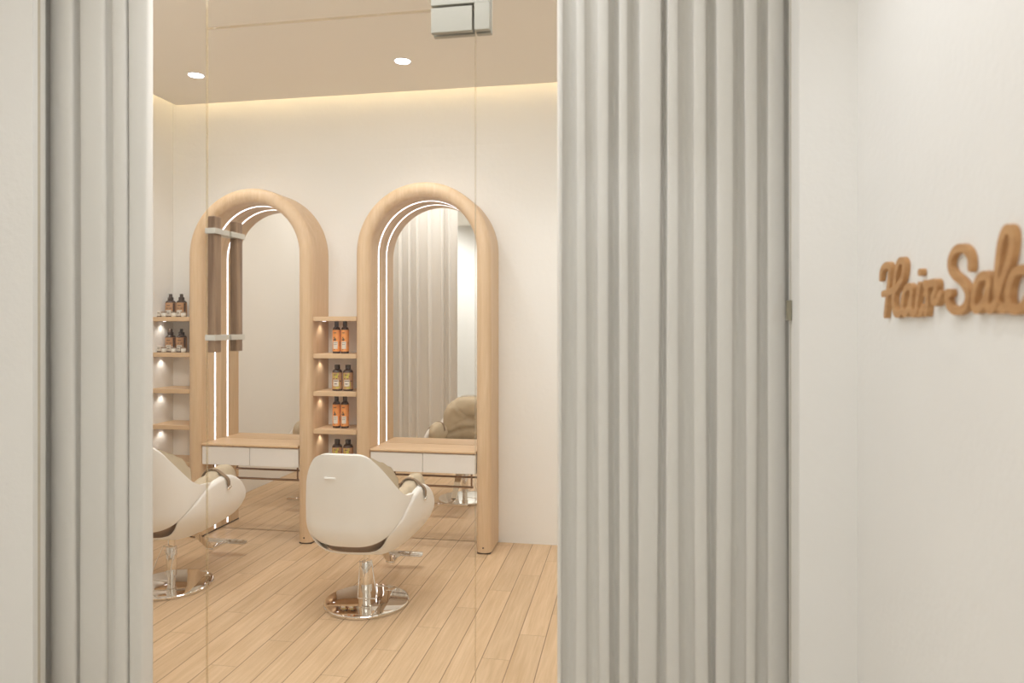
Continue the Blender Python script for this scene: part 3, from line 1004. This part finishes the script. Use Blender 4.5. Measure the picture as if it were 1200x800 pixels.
# ------------------------------------------------------------------ wooden script lettering on the sign wall
LET = [
('H', [[(1.9001, 1.6206), (1.8928, 1.6397), (1.8641, 1.6504), (1.8363, 1.645), (1.8386, 1.6207), (1.8501, 1.5789), (1.8653, 1.5258)], [(1.8831, 1.5795), (1.8443, 1.582), (1.805, 1.5872)], [(1.8072, 1.5811), (1.7985, 1.6179), (1.7812, 1.6474), (1.7581, 1.6534), (1.7437, 1.6421), (1.7519, 1.6146), (1.7812, 1.5942), (1.805, 1.5789), (1.8094, 1.552), (1.8006, 1.5331), (1.7812, 1.5258), (1.7581, 1.5323)]]),
('a', [[(1.6961, 1.5835), (1.7195, 1.5895), (1.7396, 1.5798), (1.7519, 1.5583), (1.7539, 1.5383), (1.7396, 1.5275), (1.7176, 1.5366), (1.7019, 1.5624), (1.6961, 1.5835)], [(1.6961, 1.5835), (1.7019, 1.5565), (1.7019, 1.5351), (1.6885, 1.5259), (1.6697, 1.5325)]]),
('i', [[(1.6595, 1.5892), (1.6678, 1.563), (1.6734, 1.5402), (1.6659, 1.5278), (1.6504, 1.5275), (1.6387, 1.5393)], [(1.6568, 1.6171), (1.6531, 1.6176)]]),
('r', [[(1.628, 1.5904), (1.6175, 1.5757), (1.6158, 1.5535), (1.621, 1.527)], [(1.6245, 1.5686), (1.6106, 1.5864), (1.5919, 1.5897), (1.5721, 1.5885), (1.5737, 1.5735), (1.5852, 1.5596), (1.5819, 1.5501), (1.5672, 1.5496), (1.5495, 1.5645)]]),
('S', [[(1.4277, 1.6088), (1.4291, 1.6276), (1.4425, 1.6427), (1.4667, 1.6506), (1.4918, 1.6472), (1.5095, 1.632), (1.5095, 1.6148), (1.4918, 1.5992), (1.4597, 1.5837), (1.4398, 1.5668), (1.4371, 1.5488), (1.4493, 1.5345), (1.4759, 1.5278), (1.5028, 1.5324), (1.5201, 1.5459), (1.5201, 1.5632), (1.5095, 1.5651)]]),
('a2', [[(1.3538, 1.5838), (1.3706, 1.5905), (1.3903, 1.5863), (1.4056, 1.5714), (1.4133, 1.5495), (1.4094, 1.5334), (1.3954, 1.5293), (1.3743, 1.5418), (1.3598, 1.5628), (1.3538, 1.5838)], [(1.3538, 1.5838), (1.3598, 1.5597), (1.3622, 1.5399), (1.355, 1.529), (1.3409, 1.5302), (1.3306, 1.5404)]]),
('l', [[(1.3317, 1.5389), (1.3329, 1.5674), (1.3295, 1.6031), (1.3204, 1.6409), (1.3082, 1.66), (1.2947, 1.664), (1.2835, 1.6553), (1.2835, 1.6337), (1.2941, 1.6059), (1.3138, 1.5782), (1.3272, 1.5552), (1.3272, 1.5373), (1.316, 1.5281), (1.2995, 1.5306), (1.2909, 1.5391)]]),
('o', [[(1.2508, 1.5908), (1.271, 1.589), (1.2867, 1.5735), (1.2931, 1.5507), (1.2888, 1.5332), (1.2741, 1.5254), (1.2538, 1.5283), (1.236, 1.5414), (1.2264, 1.5615), (1.2293, 1.5809), (1.2438, 1.5903), (1.2508, 1.5908)], [(1.2293, 1.5809), (1.2188, 1.5693), (1.2031, 1.571)]]),
('n', [[(1.2004, 1.5761), (1.2022, 1.5495), (1.2058, 1.525)], [(1.2031, 1.5495), (1.1913, 1.5729), (1.1781, 1.5788), (1.1703, 1.5688), (1.1738, 1.5482), (1.1755, 1.53), (1.1669, 1.5241), (1.1509, 1.5344)]]),
]
sign = thing('wall_sign', 'wooden script lettering reading Hair Salon on the white plaster wall', 'sign', (X_SIGN - 0.0005, 1.5, 1.52))
def letter(strokes, w=0.0083, th=0.011):
    bm = new()
    for si, s in enumerate(strokes):
        P = catmull([(-0.0005 * si - 0.0011 * qi / len(s), y, z) for qi, (y, z) in enumerate(s)], 6)
        L, R = [], []
        n = len(P)
        def side(i):
            d = P[min(i + 1, n - 1)] - P[max(i - 1, 0)]
            d = Vector((0, d.y, d.z)).normalized()
            return Vector((0, -d.z, d.y)), d
        outl = []
        for i in range(n):
            q, d = side(i); outl.append(P[i] + q * w)
        q, d = side(n - 1)
        for k in range(1, 8):
            a = PI * k / 8
            outl.append(P[-1] + q * w * math.cos(a) + d * w * math.sin(a))
        for i in reversed(range(n)):
            q, d = side(i); outl.append(P[i] - q * w)
        q, d = side(0)
        for k in range(1, 8):
            a = PI * k / 8
            outl.append(P[0] - q * w * math.cos(a) - d * w * math.sin(a))
        # skin the stroke as a strip with front, back and side faces
        m = len(outl)
        o0 = Vector((-th, 0, 0))
        fv = [bm.verts.new(p + o0) for p in outl]
        bvv = [bm.verts.new((0, p.y, p.z)) for p in outl]
        for i in range(m):
            j = (i + 1) % m
            bm.faces.new((fv[i], fv[j], bvv[j], bvv[i]))
        for i in range(n - 1):
            bm.faces.new((fv[i], fv[i + 1], fv[n + 7 + n - 2 - i], fv[n + 7 + n - 1 - i]))
            bm.faces.new((bvv[n + 7 + n - 1 - i], bvv[n + 7 + n - 2 - i], bvv[i + 1], bvv[i]))
        bm.faces.new([fv[i] for i in range(n - 1, n + 8)])
        bm.faces.new([fv[i] for i in list(range(2 * n + 7 - 1, m)) + [0]])
    bmesh.ops.recalc_face_normals(bm, faces=bm.faces[:])
    return bm
for li, (ch_, strokes) in enumerate(LET):
    bm = letter(strokes, th=0.011 + 0.0012 * (li % 2))
    bmesh.ops.translate(bm, verts=bm.verts, vec=(0, -1.5, -1.52))
    obj('letter', bm, M_SIGNWOOD, sign)

# ------------------------------------------------------------------ lights
def area(name, loc, sx, sy, w, color=(1, 0.95, 0.88), rot=(0, 0, 0), spread=180):
    L = bpy.data.lights.new(name, 'AREA')
    L.shape = 'RECTANGLE'; L.size = sx; L.size_y = sy; L.energy = w; L.color = color
    L.spread = math.radians(spread)
    o = bpy.data.objects.new(name, L); link(o)
    o.location = loc; o.rotation_euler = rot
    return o
def spot(name, loc, w, size=100, blend=0.8, color=(1, 0.96, 0.9), soft=0.05, rot=(0, 0, 0)):
    L = bpy.data.lights.new(name, 'SPOT')
    L.energy = w; L.spot_size = math.radians(size); L.spot_blend = blend; L.color = color; L.shadow_soft_size = soft
    o = bpy.data.objects.new(name, L); link(o)
    o.location = loc; o.rotation_euler = rot
    return o
WARM = (0.97, 0.99, 1.0)
NEUT = (0.945, 0.985, 1.03)
area('salon_fill', (-1.2, 2.82, H_CEIL - 0.004), 3.4, 0.7, P_SALON, WARM)  # added fill above the view, softens the salon light
for x in (-2.77, -1.376, 0.02):
    spot('downlight_lamp', (x, 4.03, H_CEIL - 0.02), P_SPOT, 110, 0.9, WARM, 0.05)
area('corridor_fill', (-0.85, 1.68, H_CEIL - 0.004), 1.3, 0.66, P_CORR, NEUT)  # added unseen fill for the curtains and corridor walls
# added unseen spots on the rear wall; its bounce fills from the front
for x in (-3.2, -1.6, 0.0):
    spot('rear_wall_fill', (x, -0.55, H_CEIL - 0.05), P_CORR2, 120, 0.9, NEUT, 0.0, (math.radians(-38), 0, 0))
spot('sign_washer', (0.10, 1.32, H_CEIL - 0.03), P_SIGN, 95, 0.9, (0.95, 0.99, 1.05), 0.025, (0, math.radians(-22), 0))

w = bpy.data.worlds.new('World'); scene.world = w
w.use_nodes = True
w.node_tree.nodes['Background'].inputs[0].default_value = (1, 0.95, 0.88, 1)
w.node_tree.nodes['Background'].inputs[1].default_value = 0.3

# ------------------------------------------------------------------ camera and view
cam = bpy.data.cameras.new('camera')
cam.sensor_width = 36.0
cam.lens = 805 / 1200 * 36
cam.shift_y = -19 / 1200
cam.clip_start = 0.05
cam.dof.use_dof = True
cam.dof.focus_distance = 4.0
cam.dof.aperture_fstop = 2.4
co = bpy.data.objects.new('camera', cam); link(co)
co.location = (0, 0, 1.5)
co.rotation_euler = (PI / 2, 0, math.radians(9.8))
scene.camera = co
scene.view_settings.view_transform = 'Standard'
scene.view_settings.look = 'None'
scene.view_settings.gamma = 1.0
scene.view_settings.use_curve_mapping = False
scene.view_settings.exposure = EXPOSURE
scene.cycles.max_bounces = 14
scene.cycles.diffuse_bounces = 6
scene.cycles.glossy_bounces = 6
scene.cycles.transparent_max_bounces = 16
scene.cycles.use_denoising = True
scene.cycles.sample_clamp_indirect = 6.0
